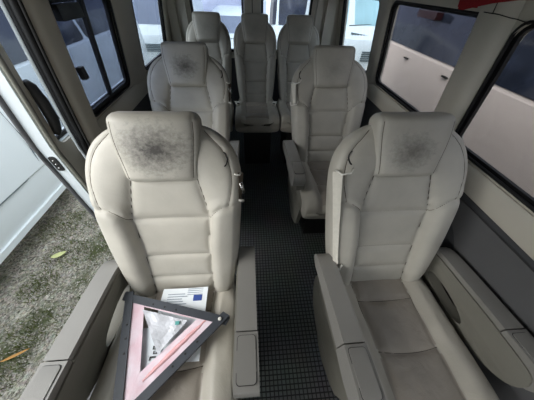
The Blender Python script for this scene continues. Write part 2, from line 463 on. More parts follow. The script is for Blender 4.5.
def arm_pieces(parent, sg, dx=0, dy=0):
    hole = True
    fn = lambda u, v, d: (sg*(.250+d), u, v)
    pad = smooth_poly([(.08, .515), (.12, .53), (.125, .56), (.085, .589), (-.05, .605), (-.238, .624)], 2)+[(-.238, .532), (-.12, .528), (.02, .522)]
    o = plate('armrest', pad, [], fn, .071, M['arm'], parent, bevel=.009)
    cap = [(-.242, .528), (-.242, .6245)]+smooth_poly([(-.30, .631), (-.372, .636), (-.398, .618), (-.402, .575), (-.385, .535), (-.33, .522)], 2)
    c = plate('armrest_cap', cap, [], lambda u, v, d: (sg*(.248+d), u, v), .075, M['arm'], o, bevel=.01)
    # rounded lid set on the cap
    def topz(y): return interp([(-.39, .634), (-.36, .6345), (-.30, .6305), (-.242, .6245)], y)
    lid = rrect(-.375, -.252, .257, .314, .010)
    bm = plate_bm(lid, [], lambda u, v, d: (sg*v, u, topz(u)-.004+d), .0075, (), (-.35, -.32, -.29))
    from_bm('cap_lid', bm, M['arm'], c, bevel=.0015)
    ringo = rrect(-.3768, -.2502, .2552, .3158, .011)
    bm = plate_bm(ringo, [lid], lambda u, v, d: (sg*v, u, topz(u)-.003+d), .0035, (), (-.35, -.32, -.29))
    from_bm('lid_groove', bm, M['slot'], c)
    panel = smooth_poly([(.10, .56), (.11, .49), (.06, .41), (-.10, .405), (-.25, .43), (-.36, .475), (-.392, .54), (-.375, .60), (-.33, .607), (-.2, .599), (-.05, .583), (.06, .572), (.10, .56)], 2)
    hh = []
    if hole:
        hh = [[(-.07+.115*math.cos(a), .468+.034*math.sin(a)+.004*math.cos(a)) for a in [2*PI*i/24 for i in range(24)]]]
    plate('side_panel', panel, hh, lambda u, v, d: (sg*(.242+d), u, v), .05, M['shield'], o, bevel=.005)
    o.location = (dx, dy, 0)
    return o

def make_belt(parent, sg, B, s0=.575, s1=.13, buckle=False, slim=False):
    root = None
    k = B.ws
    bm = bmesh.new(); rows = []
    n = 30
    for i in range(n+1):
        s = s0-.03+(s1-(s0-.03))*i/n
        w = sinterp(B.w, s)
        xa, xb = (w-.008 if slim else w-.016), w-.002
        bul = .012*math.sin(PI*i/n)
        pa = bpt(sg*xa, s, (.004 if slim else .036)+bul*.3-.02*sstep(.45, .6, s)); pb = bpt(sg*(xb+.012-.012*i/n), s-.002, (-.012 if slim else .004+.010*i/n)+bul-.02*sstep(.45, .6, s))
        nrm = Vector((sg*.6, -.75, .2)).normalized()*.0022
        rows.append([bm.verts.new(pa), bm.verts.new(pb), bm.verts.new(pb+nrm), bm.verts.new(pa+nrm)])
    for i in range(n):
        for q in range(4): bm.faces.new((rows[i][q], rows[i][(q+1) % 4], rows[i+1][(q+1) % 4], rows[i+1][q]))
    bm.faces.new(rows[0]); bm.faces.new(rows[-1][::-1])
    o = from_bm('seat_belt', bm, M['seam'] if slim else M['belt'], parent, smooth=False)
    # pale guide loop at the shoulder and end clip
    s = s0; w = sinterp(B.w, s)
    bm = bmesh.new()
    if slim: tube_bm(bm, [bpt(sg*(w-.012), s-.03, .012), bpt(sg*(w+.004), s-.036, .002), bpt(sg*(w+.010), s-.03, -.012)], .0035, 8)
    else: tube_bm(bm, [bpt(sg*(w-.045), s-.01, .026), bpt(sg*(w-.034), s-.028, .034), bpt(sg*(w-.008), s-.036, .022), bpt(sg*(w+.008), s-.025, -.004)], .0038, 8)
    from_bm('belt_guide', bm, M['clip'], o, smooth=True)
    bm = bmesh.new()
    arc = [(w-.05+.013*math.cos(a), s+.02+.024*math.sin(a)) for a in [math.radians(-80+160*i/12) for i in range(13)]]
    tube_bm(bm, [bpt(sg*x, ss, B.disp(x, ss)+.001-.06*(1-(max(0, 1-(x/w)**4))**.25)*.95) for x, ss in arc], .0028, 6)
    from_bm('belt_slot', bm, M['slot'], o, smooth=True)
    w = sinterp(B.w, s1)
    bm = bmesh.new()
    if slim: tube_bm(bm, [bpt(sg*(w-.006), s1+.004, .010), bpt(sg*(w+.010), s1-.004, -.004)], .005, 8)
    else: tube_bm(bm, [bpt(sg*(w-.030), s1+.010, .040), bpt(sg*(w-.022), s1-.01, .044), bpt(sg*(w+.012), s1-.014, .006), bpt(sg*(w+.016), s1+.008, .004)], .005, 8)
    from_bm('belt_clip', bm, M['clip'], o, smooth=True)
    if buckle:
        bm = bmesh.new(); tube_bm(bm, [bpt(sg*(w+.004), s0-.06, .02), bpt(sg*(w+.014), s0-.10, .012)], .007, 8, .5)
        from_bm('belt_tongue', bm, M['steel'], o, smooth=True)
    return o

LE = (187, 183, 172)
BK = Back(); BKR = Back(.80, .82)
def head_leather(name, st, rgb=LE, cx=0, cz=1.03, rx=.11, rz=.075):
    return leather(name, rgb, 0, 0, st, (cx, cz), (rx, rz))
L_back = leather('cream_leather', LE)
L_cush = leather('creased_cream_leather', (182, 177, 165), .0, .15)
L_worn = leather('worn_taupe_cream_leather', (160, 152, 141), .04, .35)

def make_seat(loc, rz, label, group, stain, belt_side, arms=True, rear=False, s1=.13, zoff=0, buckle=False, srad=(.11, .075), scen=(0, 1.03), armset=((-1, 0, 0), (1, 0, 0)), slim=False):
    t = empty('passenger_seat', loc, rz); tag(t, label, 'seat', group)
    B = BKR if rear else BK; ws = .80 if rear else 1
    make_back(t, B, L_back)
    make_headrest(t, B, head_leather('headrest_leather', stain, LE, scen[0], scen[1], *srad), .93 if rear else 1.04, .758 if rear else .752 if loc[1] < 1 else .775)
    make_cushion(t, L_cush, .88 if rear else 1, .425 if rear else .495)
    # pedestal
    hw = .17*(.8 if rear else 1)
    b = box('pedestal', -hw, hw, -.38, .0, -zoff, .31, M['slot'], t, bevel=.012)
    if not rear:
        for sg in (-1, 1):
            poly = smooth_poly([(.08, .42), (-.36, .42), (-.42, .39), (-.40, .24), (-.36, .08), (-.08, .05), (.06, .17), (.10, .3)], 2)
            sh = plate('side_shield', poly, [], lambda u, v, d, sg=sg: (sg*(.226+d), u, v), .022, M['shield'], t, bevel=.006)
            rc = smooth_poly([(.02, .37), (-.30, .37), (-.34, .30), (-.28, .14), (-.08, .13), (.02, .24), (.02, .37)], 2)
            bm = bmesh.new(); tube_bm(bm, [(sg*.2485, y, z) for y, z in rc], .0022, 6)
            from_bm('moulded_line', bm, M['shield'], sh, smooth=True)
        for sg, dx_, dy_ in armset: arm_pieces(t, sg, dx_, dy_)
    # plastic shell behind the backrest
    rings = []
    for i in range(20):
        s = .02+.62*i/19; w = sinterp(B.w, s)*.9; r = []
        for j in range(32):
            a = 2*PI*j/32; cx, sy = math.cos(a), math.sin(a)
            r.append(bpt(w*math.copysign(abs(cx)**.4, cx), s, -.128+.012*math.copysign(abs(sy)**.4, sy)))
        rings.append(r)
    loft(rings, 'back_shell', M['shield'], t)
    if belt_side: make_belt(t, belt_side, B, s1=s1, buckle=buckle, slim=slim)
    return t

G1, G2, G3 = 'front row of cream seats', 'middle row of cream seats', 'rear bench row of cream seats'
make_seat((-.317, .374, 0), 0, 'cream leather seat beside the open side door, warning triangle on its cushion', G1, .95, 1, s1=.44, srad=(.115, .075), scen=(0, 1.035), buckle=True, slim=True, armset=((-1, 0, -.012), (1, 0, .03)))
make_seat((.590, .374, 0), 0, 'cream leather seat by the right wall in the front row, empty cushion', G1, .62, -1, srad=(.085, .06), scen=(-.01, 1.02), armset=((-1, .015, -.025), (1, .02, -.02)))
make_seat((-.410, 1.337, 0), 0, 'cream seat directly behind the warning-triangle seat, dark smudge on its headrest', G2, .8, 1, s1=.42, buckle=True, slim=True, srad=(.085, .06), scen=(.0, 1.03))
make_seat((.573, 1.337, 0), 0, 'cream seat in the middle row by the right windows, showing its aisle-side armrest', G2, .25, -1, s1=.42, srad=(.08, .06))
make_seat((-.385, 2.30, .081), 0, 'left seat of the three-seat rear row, partly hidden by the seat before it', G3, .2, 0, rear=True, zoff=.081)
make_seat((.067, 2.30, .081), 0, 'middle seat of the three-seat rear row, facing the aisle', G3, .2, 0, rear=True, zoff=.081)
make_seat((.501, 2.30, .081), 0, 'right seat of the three-seat rear row, beside the rear corner post', G3, .2, 0, rear=True, zoff=.081)

# rear row belt buckles lying on the cushions
for i, (x, lab) in enumerate(((-.13, 'belt buckle between the left and middle rear seats'), (.255, 'belt buckle between the middle and right rear seats'))):
    t = empty('belt_buckle', (x, 2.20, .555), .3-.6*i); tag(t, lab, 'belt buckle', 'buckles on the rear row')
    bm = bmesh.new(); tube_bm(bm, [(0, .09, -.02), (0, .04, .0), (0, 0, .0)], .011, 8, .35); from_bm('strap', bm, M['belt'], t, smooth=True)
    box('buckle', -.018, .018, -.055, .005, -.004, .014, M['clip'], t, bevel=.004)
    box('release_button', -.012, .012, -.056, -.040, .012, .0165, M['slot'], t, bevel=.001)

# ------------------------------------------------------------------ van shell
XC = .085
PROF = [(-.1, .915), (.85, .915), (1.0, .893), (1.2, .862), (1.36, .834), (1.42, .818), (1.5, .79), (1.6, .73), (1.68, .63), (1.73, .5), (1.76, .3), (1.765, 0)]
def half(z): return interp(PROF, z)
def XR(z): return XC+half(z)
def XL(z): return XC-half(z)
fR = lambda u, v, d: (XR(v)+d, u, v)
fL = lambda u, v, d: (XL(v)-d, u, v)
BR = [.85, .92, 1.0, 1.1, 1.2, 1.28, 1.36]

# floor
bm = bmesh.new(); add_box(bm, XL(0)-.0, XR(0)+.02, -1.94, 2.86, -.06, 0)
fl = struct(from_bm('floor', bm, M['floor']))
box('door_sill', XL(0)-.05, XL(0)+.06, -.3, 1.0, -.10, .006, M['panel2'], fl, bevel=.01)
# right wall : beige trim with openings, charcoal lower panel
WZ0, WZ1 = .895, 1.365
holesR = [rrect(1.0, 1.765, WZ0, WZ1, .05), rrect(1.935, 2.72, WZ0, WZ1, .05), rrect(-.35, .87, WZ0, WZ1, .07), rrect(-1.5, -.6, WZ0, WZ1, .07)]
wr = struct(plate('wall_right', [(-1.9, .77), (2.86, .77), (2.86, 1.42), (-1.9, 1.42)], holesR, fR, .05, M['trim'], breaks=BR))
def lower_r(u, v, d): return (XR(0)-.015+.03*sstep(.6, .8, v)*0-.012*sstep(.0, .3, v)+d, u, v)
plate('lower_panel', [(-1.9, .0), (2.86, .0), (2.86, .79), (-1.9, .79)], [], lower_r, .04, M['panel'], wr, breaks=[.1, .2, .3])
# raised moulded section of the lower panel
mould = smooth_poly([(-.9, .08), (.10, .08), (.22, .35), (.42, .48), (.47, .60), (.72, .74), (.60, .765), (-.9, .765)], 2)
plate('moulded_panel', mould, [], lambda u, v, d: (XR(0)-.026-d, u, v), .014, M['panel2'], wr, bevel=.006)
# beige ledge under the windows
bm = bmesh.new()
for y0, y1 in ((-1.0, 2.86),):
    sec = [(.02, .775), (-.028, .785), (-.034, .80), (-.03, .86), (-.012, .882), (.02, .886)]
    rings = [[Vector((XR(.85)+a, y, z)) for a, z in sec] for y in (y0, 0, 1, 2, y1)]
R = [[bm.verts.new(p) for p in r] for r in rings]
for i in range(len(R)-1):
    for k in range(6): bm.faces.new((R[i][k], R[i][(k+1) % 6], R[i+1][(k+1) % 6], R[i+1][k]))
bm.faces.new(R[0]); bm.faces.new(R[-1][::-1])
from_bm('window_ledge', bm, M['trim'], wr, bevel=.004)

holesL = [rrect(1.12, 1.65, WZ0, WZ1, .05), rrect(1.95, 2.64, WZ0, WZ1, .05)]
wl = struct(plate('wall_left', [(1.02, .77), (2.86, .77), (2.86, 1.42), (1.02, 1.42)], holesL, fL, .035, M['trim'], breaks=BR))
plate('lower_panel', [(1.02, 0), (2.86, 0), (2.86, .79), (1.02, .79)], [], lambda u, v, d: (XL(0)+.012-d, u, v), .045, M['panel'], wl)
bm = bmesh.new()
sec = [(-.02, .775), (.028, .785), (.034, .80), (.03, .86), (.012, .882), (-.02, .886)]
R = [[bm.verts.new(Vector((XL(.85)+a, y, z))) for a, z in sec] for y in (1.1, 2, 2.86)]
for i in range(len(R)-1):
    for k in range(6): bm.faces.new((R[i][k], R[i][(k+1) % 6], R[i+1][(k+1) % 6], R[i+1][k]))
bm.faces.new(R[0]); bm.faces.new(R[-1][::-1])
from_bm('window_ledge', bm, M['trim'], wl, bevel=.004)

# wall between the sliding doorway and the cab, and the cab sides (unseen behind the camera, added to cut front light)
plate('front_panel', [(-1.9, .0), (-.3, 0), (-.3, 1.42), (-1.9, 1.42)], [rrect(-1.5, -.6, WZ0, WZ1, .04)], fL, .04, M['trim'], wl, breaks=BR)

fp = [(XC-.91, 0), (XC+.91, 0), (XC+.91, .9), (XC+.81, 1.42), (XC+.5, 1.73), (XC, 1.765), (XC-.5, 1.73), (XC-.81, 1.42), (XC-.91, .9)]
struct(plate('wall_front', fp, [rrect(XC-.70, XC+.70, 1.02, 1.50, .08)], lambda u, v, d: (u, -1.9-d, v), .04, M['panel']))  # unseen cab end, put in to narrow the light from the front

# windows: black border ring + pane
def window(n, side, y0, y1, m, bar=None, ring=.026):
    f = fR if side > 0 else fL
    w = struct(empty('window_%d' % n, (0, 0, 0)))
    g = .012
    outer = rrect(y0-g, y1+g, WZ0-g, WZ1+g, .055); inner = rrect(y0+ring, y1-ring, WZ0+ring, WZ1-ring*.9, .035)
    ff = lambda u, v, d: f(u, v, .020+d) if True else 0
    # border sits inside the opening, seal lip slightly proud
    o2 = rrect(y0+.001, y1-.001, WZ0+.001, WZ1-.001, .05)
    plate('window_frame', o2, [inner], lambda u, v, d: f(u, v, .012+d), .016, M['black'], w, breaks=BR)
    bm = plate_bm(o2, [], lambda u, v, d: f(u, v, .0295+d), .004, BR)
    p = from_bm('pane', bm, m, w)
    bmr = bmesh.new()
    pts = [f(u, v, .004) for u, v in o2]; tube_bm(bmr, pts+[pts[0]], .007, 6, cap=False)
    from_bm('rubber_seal', bmr, M['black'], w, smooth=True)
    return w
window(1, 1, -.35, .87, M['gl_tint'], ring=.02)
window(2, 1, 1.0, 1.765, M['gl_tint'], ring=.018)
window(3, 1, 1.935, 2.72, M['gl_clear'], ring=.016)
w4 = window(4, -1, 1.12, 1.65, M['gl_dark'], ring=.03)
window(5, -1, 1.95, 2.64, M['gl_clear'], ring=.018)
# bar standing in for the open door's window frame; catch on the left window
plate('door_frame_bar', [(1.38, .915), (1.405, .915), (1.405, 1.35), (1.38, 1.35)], [], lambda u, v, d: fL(u, v, .010+d), .018, M['black'], w4, breaks=BR)
bm = bmesh.new(); add_box(bm, XL(1.30)-.02, XL(1.30)+.012, 1.17, 1.33, 1.285, 1.335); from_bm('window_catch', bm, M['slot'], w4, bevel=.006)
bm = bmesh.new(); add_box(bm, XL(1.1)-.012, XL(1.1)+.012, 1.165, 1.195, 1.07, 1.12); from_bm('window_latch', bm, M['slot'], w4, bevel=.006)

# pillars, protruding softly from the wall
def pillar(name, side, y0, y1, depth, z0=.80, z1=1.42, m=None, par=None):
    n = 18; rings = []
    zs = [z0+(z1-z0)*i/14 for i in range(15)]
    for z in zs:
        X = (XR(z) if side > 0 else XL(z)); r = []
        for j in range(n+1):
            t = j/n; y = y0+(y1-y0)*t; e = (1-abs(2*t-1)**4)
            r.append(Vector((X-side*(depth*e-.01), y, z)))
        for j in range(n, -1, -1):
            t = j/n; r.append(Vector((X+side*.012, y0+(y1-y0)*t, z)))
        rings.append(r)
    o = loft(rings, name, m or M['trim'], par)
    o.data.set_sharp_from_angle(angle=math.radians(50))
    return o
struct(pillar('trim_1', 1, .875, 1.045, .05))
struct(pillar('trim_2', 1, 1.77, 1.93, .03))
struct(pillar('trim_3', -1, 1.66, 1.945, .028))
# door-side pillar with its jamb: beige cover, dark rubber, bright bead
dp = struct(pillar('trim_4', -1, .985, 1.135, .04, z0=.30, z1=1.42))
def along(dx, y, z0, z1, n=20):
    return [(XL(z)+dx, y-.02*sstep(.7, .3, z)*0, z) for z in [z0+(z1-z0)*i/n for i in range(n+1)]]
bm = bmesh.new()
tube_bm(bm, along(-.004, .985, .1, 1.42), .015, 10); tube_bm(bm, along(-.028, .992, .1, 1.42), .012, 10)
from_bm('door_rubber', bm, M['black'], dp, smooth=True)
bm = bmesh.new(); tube_bm(bm, along(.014, .985, .1, 1.42), .006, 8)
from_bm('rubber_lip', bm, M['slot'], dp, smooth=True)
bm = bmesh.new(); tube_bm(bm, along(-.048, .992, .05, 1.42), .008, 10)
from_bm('bright_edge', bm, M['white'], dp, smooth=True)
plate('jamb', [(XL(.3)-.06, .0), (XL(.3)+.01, 0), (XL(.3)+.01, .9), (XL(1.36)+.02, 1.42), (XL(1.36)-.055, 1.42), (XL(.85)-.06, .9)], [], lambda u, v, d: (u, 1.0+d, v), .03, M['panel'], dp)
plate('sill_cover', [(XL(.3)-.02, 0), (XL(.3)+.05, 0), (XL(.3)+.05, .70), (XL(.3)-.02, .76)], [], lambda u, v, d: (u, .99+d, v), .05, M['panel2'], dp, bevel=.008)

# roof / ceiling curved shell, closed above the windows
bm = bmesh.new()
pr = [(XR(z), z) for z in (1.42, 1.5, 1.6, 1.68, 1.73, 1.76)]+[(XC, 1.765)]+[(XL(z), z) for z in (1.76, 1.73, 1.68, 1.6, 1.5, 1.42)]
pr_o = [(XC+(x-XC)*1.04, z+.03) for x, z in pr]
for P, fl_ in ((pr, 0), (pr_o, 1)):
    A = [bm.verts.new((x, -1.9, z)) for x, z in P]; Bv = [bm.verts.new((x, 2.86, z)) for x, z in P]
    for i in range(len(P)-1): bm.faces.new((A[i], A[i+1], Bv[i+1], Bv[i]))
    if fl_ == 0: A0, B0 = A, Bv
for i in range(len(pr)-1):
    bm.faces.new((A0[i], A0[i+1], A[i+1], A[i])); bm.faces.new((B0[i], B0[i+1], Bv[i+1], Bv[i]))
bm.faces.new((A0[0], B0[0], Bv[0], A[0])); bm.faces.new((A0[-1], B0[-1], Bv[-1], A[-1]))
struct(from_bm('ceiling', bm, M['trim_dark'], smooth=True))
# headliner joint lines above the pillar
bm = bmesh.new()
tube_bm(bm, [(XR(1.372)-.002-.035*math.exp(-((y-.94)/.06)**4)-(.012 if .875 < y < 1.045 else 0), y, 1.372-.012*sstep(.92, .84, y)) for y in [1.0-.2*i/20 for i in range(21)]], .0014, 5)
tube_bm(bm, [(XR(1.372)-.053, .93, 1.372), (XR(1.41)-.053, .93, 1.42)], .0014, 5)
struct(from_bm('trim_5', bm, M['slot'], smooth=True))

# rear wall (two rear doors) with windows
rw_holes = [rrect(-.56, -.035, .86, 1.40, .05), rrect(.135, .655, .86, 1.40, .05)]
prof = [(XR(z), z) for z in (0, .85, 1.0, 1.2, 1.36, 1.5, 1.6, 1.68, 1.73, 1.76)]+[(XL(z), z) for z in (1.76, 1.73, 1.68, 1.6, 1.5, 1.36, 1.2, 1.0, .85, 0)]
rw = struct(plate('wall_rear', prof, rw_holes, lambda u, v, d: (u, 2.85+d, v), .04, M['trim']))
bm = plate_bm([(-.82, .0), (.99, .0), (.99, .80), (-.82, .80)], [], lambda u, v, d: (u, 2.835+d, v), .014)
from_bm('lower_panel', bm, M['panel'], rw)
for n, (a, b) in ((6, (-.56, -.035)), (7, (.135, .655))):
    w = struct(empty('window_%d' % n))
    o2 = rrect(a+.001, b-.001, .861, 1.399, .05); inn = rrect(a+.024, b-.024, .885, 1.38, .035)
    plate('window_frame', o2, [inn], lambda u, v, d: (u, 2.84+d, v), .02, M['black'], w)
    plate('pane', o2, [], lambda u, v, d: (u, 2.862+d, v), .004, M['gl_clear'], w)
# rear corner posts and inner door joint
for n, (xa, xb) in enumerate(((.70, .76), (.80, .90), (-.66, -.60), (-.78, -.70))):
    struct(box('trim_%d' % (6+n), xa, xb, 2.80, 2.85, .02, 1.45, M['trim'], bevel=.012))
struct(box('trim_10', .044, .052, 2.838, 2.85, .02, 1.45, M['slot']))

# red strap tied along the top of the right side
t = empty('red_strap', (0, 0, 0)); tag(t, 'red fabric strap fixed along the headliner above the right window pillar', 'strap')
def fS(u, v, d): return (XR(v)-.066-d, u, v)
strap = [(1.085, 1.372), (1.078, 1.43), (.70, 1.43), (.70, 1.418), (.84, 1.410), (.93, 1.398), (1.0, 1.384), (1.06, 1.371)]
plate('strap', strap, [[(1.065, 1.402), (1.02, 1.408), (1.02, 1.428), (1.062, 1.426)]], fS, .004, M['red'], t)
plate('strap_anchor', [(1.09, 1.378), (1.07, 1.378), (1.07, 1.43), (1.09, 1.43)], [], lambda u, v, d: (XR(v)+.0-d, u, v), .07, M['red'], t)

# ------------------------------------------------------------------ open sliding door (outside, slid back along the left)
door = struct(empty('door_1'))
DX = .115
def fD(u, v, d): return (XL(v)-DX-d, u, v)
dz0 = -.06
outer = [(.925, dz0), (2.15, dz0), (2.15, 1.50), (.925, 1.50)]
hole = rrect(.975, 1.98, .84, 1.42, .04)
BRd = BR+[1.42, 1.46]
plate('inner_trim', [(.935, .60), (2.14, .60), (2.14, 1.49), (.935, 1.49)], [rrect(.970, 1.985, .835, 1.425, .04)], lambda u, v, d: fD(u, v, -.012+d), .016, M['trim'], door, breaks=BRd)
plate('outer_panel', outer, [hole], lambda u, v, d: fD(u, v, .004+d), .075, M['white'], door, breaks=BRd, bevel=.008)
plate('lower_trim', [(.96, .02), (2.1, .02), (2.1, .59), (.96, .59)], [], lambda u, v, d: fD(u, v, -.010+d), .014, M['panel2'], door, bevel=.004)
plate('pane', rrect(.976, 1.979, .841, 1.419, .04), [], lambda u, v, d: fD(u, v, .05+d), .004, M['gl_mid'], door, breaks=BRd)
bm = bmesh.new(); ip = rrect(.981, 1.974, .846, 1.414, .04)
tube_bm(bm, [fD(u, v, .03) for u, v in ip]+[fD(*ip[0], .03)], .012, 6, cap=False)
from_bm('window_rubber', bm, M['black'], door, smooth=True)
bm = bmesh.new(); tube_bm(bm, [fD(.921, z, .070) for z in [-.02+1.5*i/24 for i in range(25)]], .011, 8)
from_bm('outer_seal', bm, M['panel2'], door, smooth=True)
# pull handle on the front frame of the door
bm = bmesh.new()
hp = [(.975, .89), (.985, .91), (.99, .96), (.99, 1.04), (.985, 1.10), (.975, 1.12)]
tube_bm(bm, [fD(u, v, -.03+.012*abs(v-.99)/.11) for u, v in hp], [.012, .019, .023, .023, .019, .012], 10)
from_bm('door_handle', bm, M['slot'], door, smooth=True)
# latch plate on the door's front edge
lp = rrect(XL(.76)-DX-.050, XL(.76)-DX-.016, .715, .800, .012)
plate('latch_plate', lp, [], lambda u, v, d: (u, .926-d, v), .006, M['slot'], door, bevel=.002)
for zz in (.735, .757, .779):
    bm = bmesh.new(); bmesh.ops.create_uvsphere(bm, u_segments=10, v_segments=6, radius=.005); bmesh.ops.translate(bm, verts=bm.verts, vec=(XL(.76)-DX-.033, .919, zz))
    from_bm('screw', bm, M['steel'], door, smooth=True)
bm = bmesh.new(); tube_bm(bm, [fD(.93, z, -.014) for z in [.0+1.49*i/24 for i in range(25)]], .009, 8)
from_bm('edge_seal', bm, M['shield'], door, smooth=True)
# stainless bead of the doorway track
# ------------------------------------------------------------------ things on the front seat
CZ = .482
A, Bp, Cp = Vector((-.535, .355, CZ+.022)), Vector((-.105, .24, CZ+.018)), Vector((-.427, -.06, CZ+.022))
tri = empty('warning_triangle', (0, 0, 0)); tag(tri, 'folding warning triangle with dark bars and faded pink reflector lying on the seat cushion', 'warning triangle')
G = (A+Bp+Cp)/3
nrm = (Bp-A).cross(Cp-A).normalized(); nrm = -nrm if nrm.z < 0 else nrm
def tinset(k):   # triangle scaled about the centroid
    return [G+(P-G)*k for P in (A, Bp, Cp)]
def bar(P, Q, name):
    d = (Q-P).normalized(); inw = nrm.cross(d); 
    if inw.dot(G-P) < 0: inw = -inw
    bm = bmesh.new(); w, h = .029, .012
    a = [P-d*.004, P+d*.004+inw*w, Q-d*.004+inw*w, Q+d*.004]
    lo = [bm.verts.new(v) for v in a]; hi = [bm.verts.new(v+nrm*h) for v in a]
    bm.faces.new(lo[::-1]); bm.faces.new(hi)
    for i in range(4): bm.faces.new((lo[i], lo[(i+1) % 4], hi[(i+1) % 4], hi[i]))
    o = from_bm(name, bm, M['triframe'], tri, bevel=.003)
    bm = bmesh.new()
    for k in range(3):
        c = P+d*((Q-P).length*(.30+.11*k))+inw*.018+nrm*(h+.0008)
        bmesh.ops.create_cone(bm, cap_ends=True, segments=10, radius1=.004, radius2=.003, depth=.002, matrix=Matrix.Translation(c))
    from_bm('rivet', bm, M['slot'], o)
    return o
bar(A, Bp, 'frame_bar'); bar(A+nrm*.001, Cp+nrm*.001, 'frame_bar'); bar(Bp+nrm*.009, Cp+nrm*.006, 'frame_bar')
bm = bmesh.new(); bmesh.ops.create_uvsphere(bm, u_segments=14, v_segments=8, radius=.007)
bmesh.ops.scale(bm, verts=bm.verts, vec=(1, 1, .5)); bmesh.ops.translate(bm, verts=bm.verts, vec=Bp+(G-Bp).normalized()*.034+nrm*.026)
from_bm('corner_rivet', bm, M['clip'], tri, smooth=True)
def tri_plate(ko, ki, z, th, m, name, par, wob=0.0, seed=0, shift=Vector((0, 0, 0)), kis=None):
    O = tinset(ko); I = tinset(ki) if ki else None
    bm = bmesh.new(); n = 16
    def edge(T): return [T[i]+(T[(i+1) % 3]-T[i])*(k/n) for i in range(3) for k in range(n)]
    eo = edge(O); ei = [p+shift for p in edge(I)] if I else [sum(O, Vector())/3]*(3*n)
    rows = []
    K = 7
    for k in range(K+1):
        t = k/K; row = []
        for a, b in zip(eo, ei):
            p = a.lerp(b, t if I else t*.98); w = wob*noise.noise(Vector((p.x*22, p.y*22, seed)))*math.sin(PI*min(1, t+.0)) if wob else 0
            row.append(bm.verts.new(p+nrm*(z+w)))
        rows.append(row)
    N3 = 3*n
    for k in range(K):
        for i in range(N3): bm.faces.new((rows[k][i], rows[k][(i+1) % N3], rows[k+1][(i+1) % N3], rows[k+1][i]))
    if not I: bm.faces.new(rows[-1])
    r = bmesh.ops.extrude_face_region(bm, geom=bm.faces[:]); vs = [v for v in r['geom'] if isinstance(v, bmesh.types.BMVert)]
    bmesh.ops.translate(bm, verts=vs, vec=nrm*th)
    return from_bm(name, bm, m, par, smooth=False)
ref = tri_plate(.84, .50, .006, .002, M['pink'], 'reflector_panel', tri, .002, 2, Vector((0, .03, 0)))
# rosy strip, uneven in width, along the long side of the reflector
d = (Cp-Bp).normalized(); inw = nrm.cross(d); inw = -inw if inw.dot(G-Bp) < 0 else inw
bm = bmesh.new(); L_ = (Cp-Bp).length; top_, low_ = [], []
for k in range(31):
    a = .16+.56*k/30; c0 = Bp+d*(L_*a)
    e = .4+.6*math.sin(PI*k/30)
    i0 = .056-.006*e+.003*noise.noise(Vector((k*.4, 0, 0))); i1 = .056+.010*e+.004*noise.noise(Vector((k*.5, 3, 0)))
    top_.append([bm.verts.new(c0+inw*q+nrm*.0090) for q in (i0, i1)]); low_.append([bm.verts.new(c0+inw*q+nrm*.0080) for q in (i0, i1)])
for k in range(30):
    bm.faces.new((top_[k][0], top_[k][1], top_[k+1][1], top_[k+1][0])); bm.faces.new((low_[k][0], low_[k+1][0], low_[k+1][1], low_[k][1]))
    for q in (0, 1): bm.faces.new((top_[k][q], top_[k+1][q], low_[k+1][q], low_[k][q]))
from_bm('red_strip', bm, M['redpatch'], ref, smooth=True)
# clear film pocket inside the triangle, crumpled
F0, F1, F2 = Vector((-.445, .285, 0)), Vector((-.262, .235, 0)), Vector((-.345, .135, 0))
zf = CZ+.034
bm = bmesh.new(); n = 12; grid = {}
for i in range(n+1):
    for j in range(n+1-i):
        p = F0+(F1-F0)*(i/n)+(F2-F0)*(j/n); p.z = zf+.006*noise.noise(Vector((p.x*28, p.y*28, 5)))
        grid[i, j] = bm.verts.new(p)
for i in range(n):
    for j in range(n-i):
        bm.faces.new((grid[i, j], grid[i+1, j], grid[i, j+1]))
        if i+j < n-1: bm.faces.new((grid[i+1, j], grid[i+1, j+1], grid[i, j+1]))
r = bmesh.ops.extrude_face_region(bm, geom=bm.faces[:]); bmesh.ops.translate(bm, verts=[v for v in r['geom'] if isinstance(v, bmesh.types.BMVert)], vec=(0, 0, .0015))
fo = from_bm('film_pocket', bm, M['film'], tri)
bm = bmesh.new(); add_box(bm, -.305, -.290, .222, .234, zf+.004, zf+.0075); from_bm('teal_mark', bm, M['teal'], fo, bevel=.001)

# leaflets under the triangle
def sheet(name, c, z, m, label, cat, seed=0, bend=.004):
    bm = bmesh.new(); n = 14; g = {}
    P = [Vector((x, y, 0)) for x, y in c]
    for i in range(n+1):
        for j in range(n+1):
            u, v = i/n, j/n; p = P[0]*(1-u)*(1-v)+P[1]*u*(1-v)+P[2]*u*v+P[3]*(1-u)*v
            p.z = z+bend*noise.noise(Vector((p.x*8, p.y*8, seed))); g[i, j] = bm.verts.new(p)
    for i in range(n):
        for j in range(n): bm.faces.new((g[i, j], g[i+1, j], g[i+1, j+1], g[i, j+1]))
    r = bmesh.ops.extrude_face_region(bm, geom=bm.faces[:]); bmesh.ops.translate(bm, verts=[v for v in r['geom'] if isinstance(v, bmesh.types.BMVert)], vec=(0, 0, .0012))
    o = from_bm(name, bm, m); tag(o, label, cat)
    return o
lf = sheet('leaflet', [(-.395, .372), (-.205, .372), (-.205, .110), (-.395, .110)], CZ+.004, M['paper'], 'white printed leaflet with a blue block, lying beneath the warning triangle', 'leaflet', 1)
box('blue_block', -.262, -.226, .316, .340, CZ+.004, CZ+.0085, M['blueink'], lf)
bm = bmesh.new()
for k in range(5): add_box(bm, -.37, -.30+.012*math.sin(k*2), .345-.010*k, .348-.010*k, CZ+.004, CZ+.0078)
for k in range(4): add_box(bm, -.29, -.225, .366-.008*k, .3675-.008*k, CZ+.004, CZ+.0078)
from_bm('print_lines', bm, M['greyink'], lf)
sh = sheet('paper_sheet', [(-.430, .225), (-.345, .225), (-.345, .055), (-.445, .055)], CZ+.010, M['paper'], 'white paper sheet with black letters seen through the triangle opening', 'paper', 3, .002)
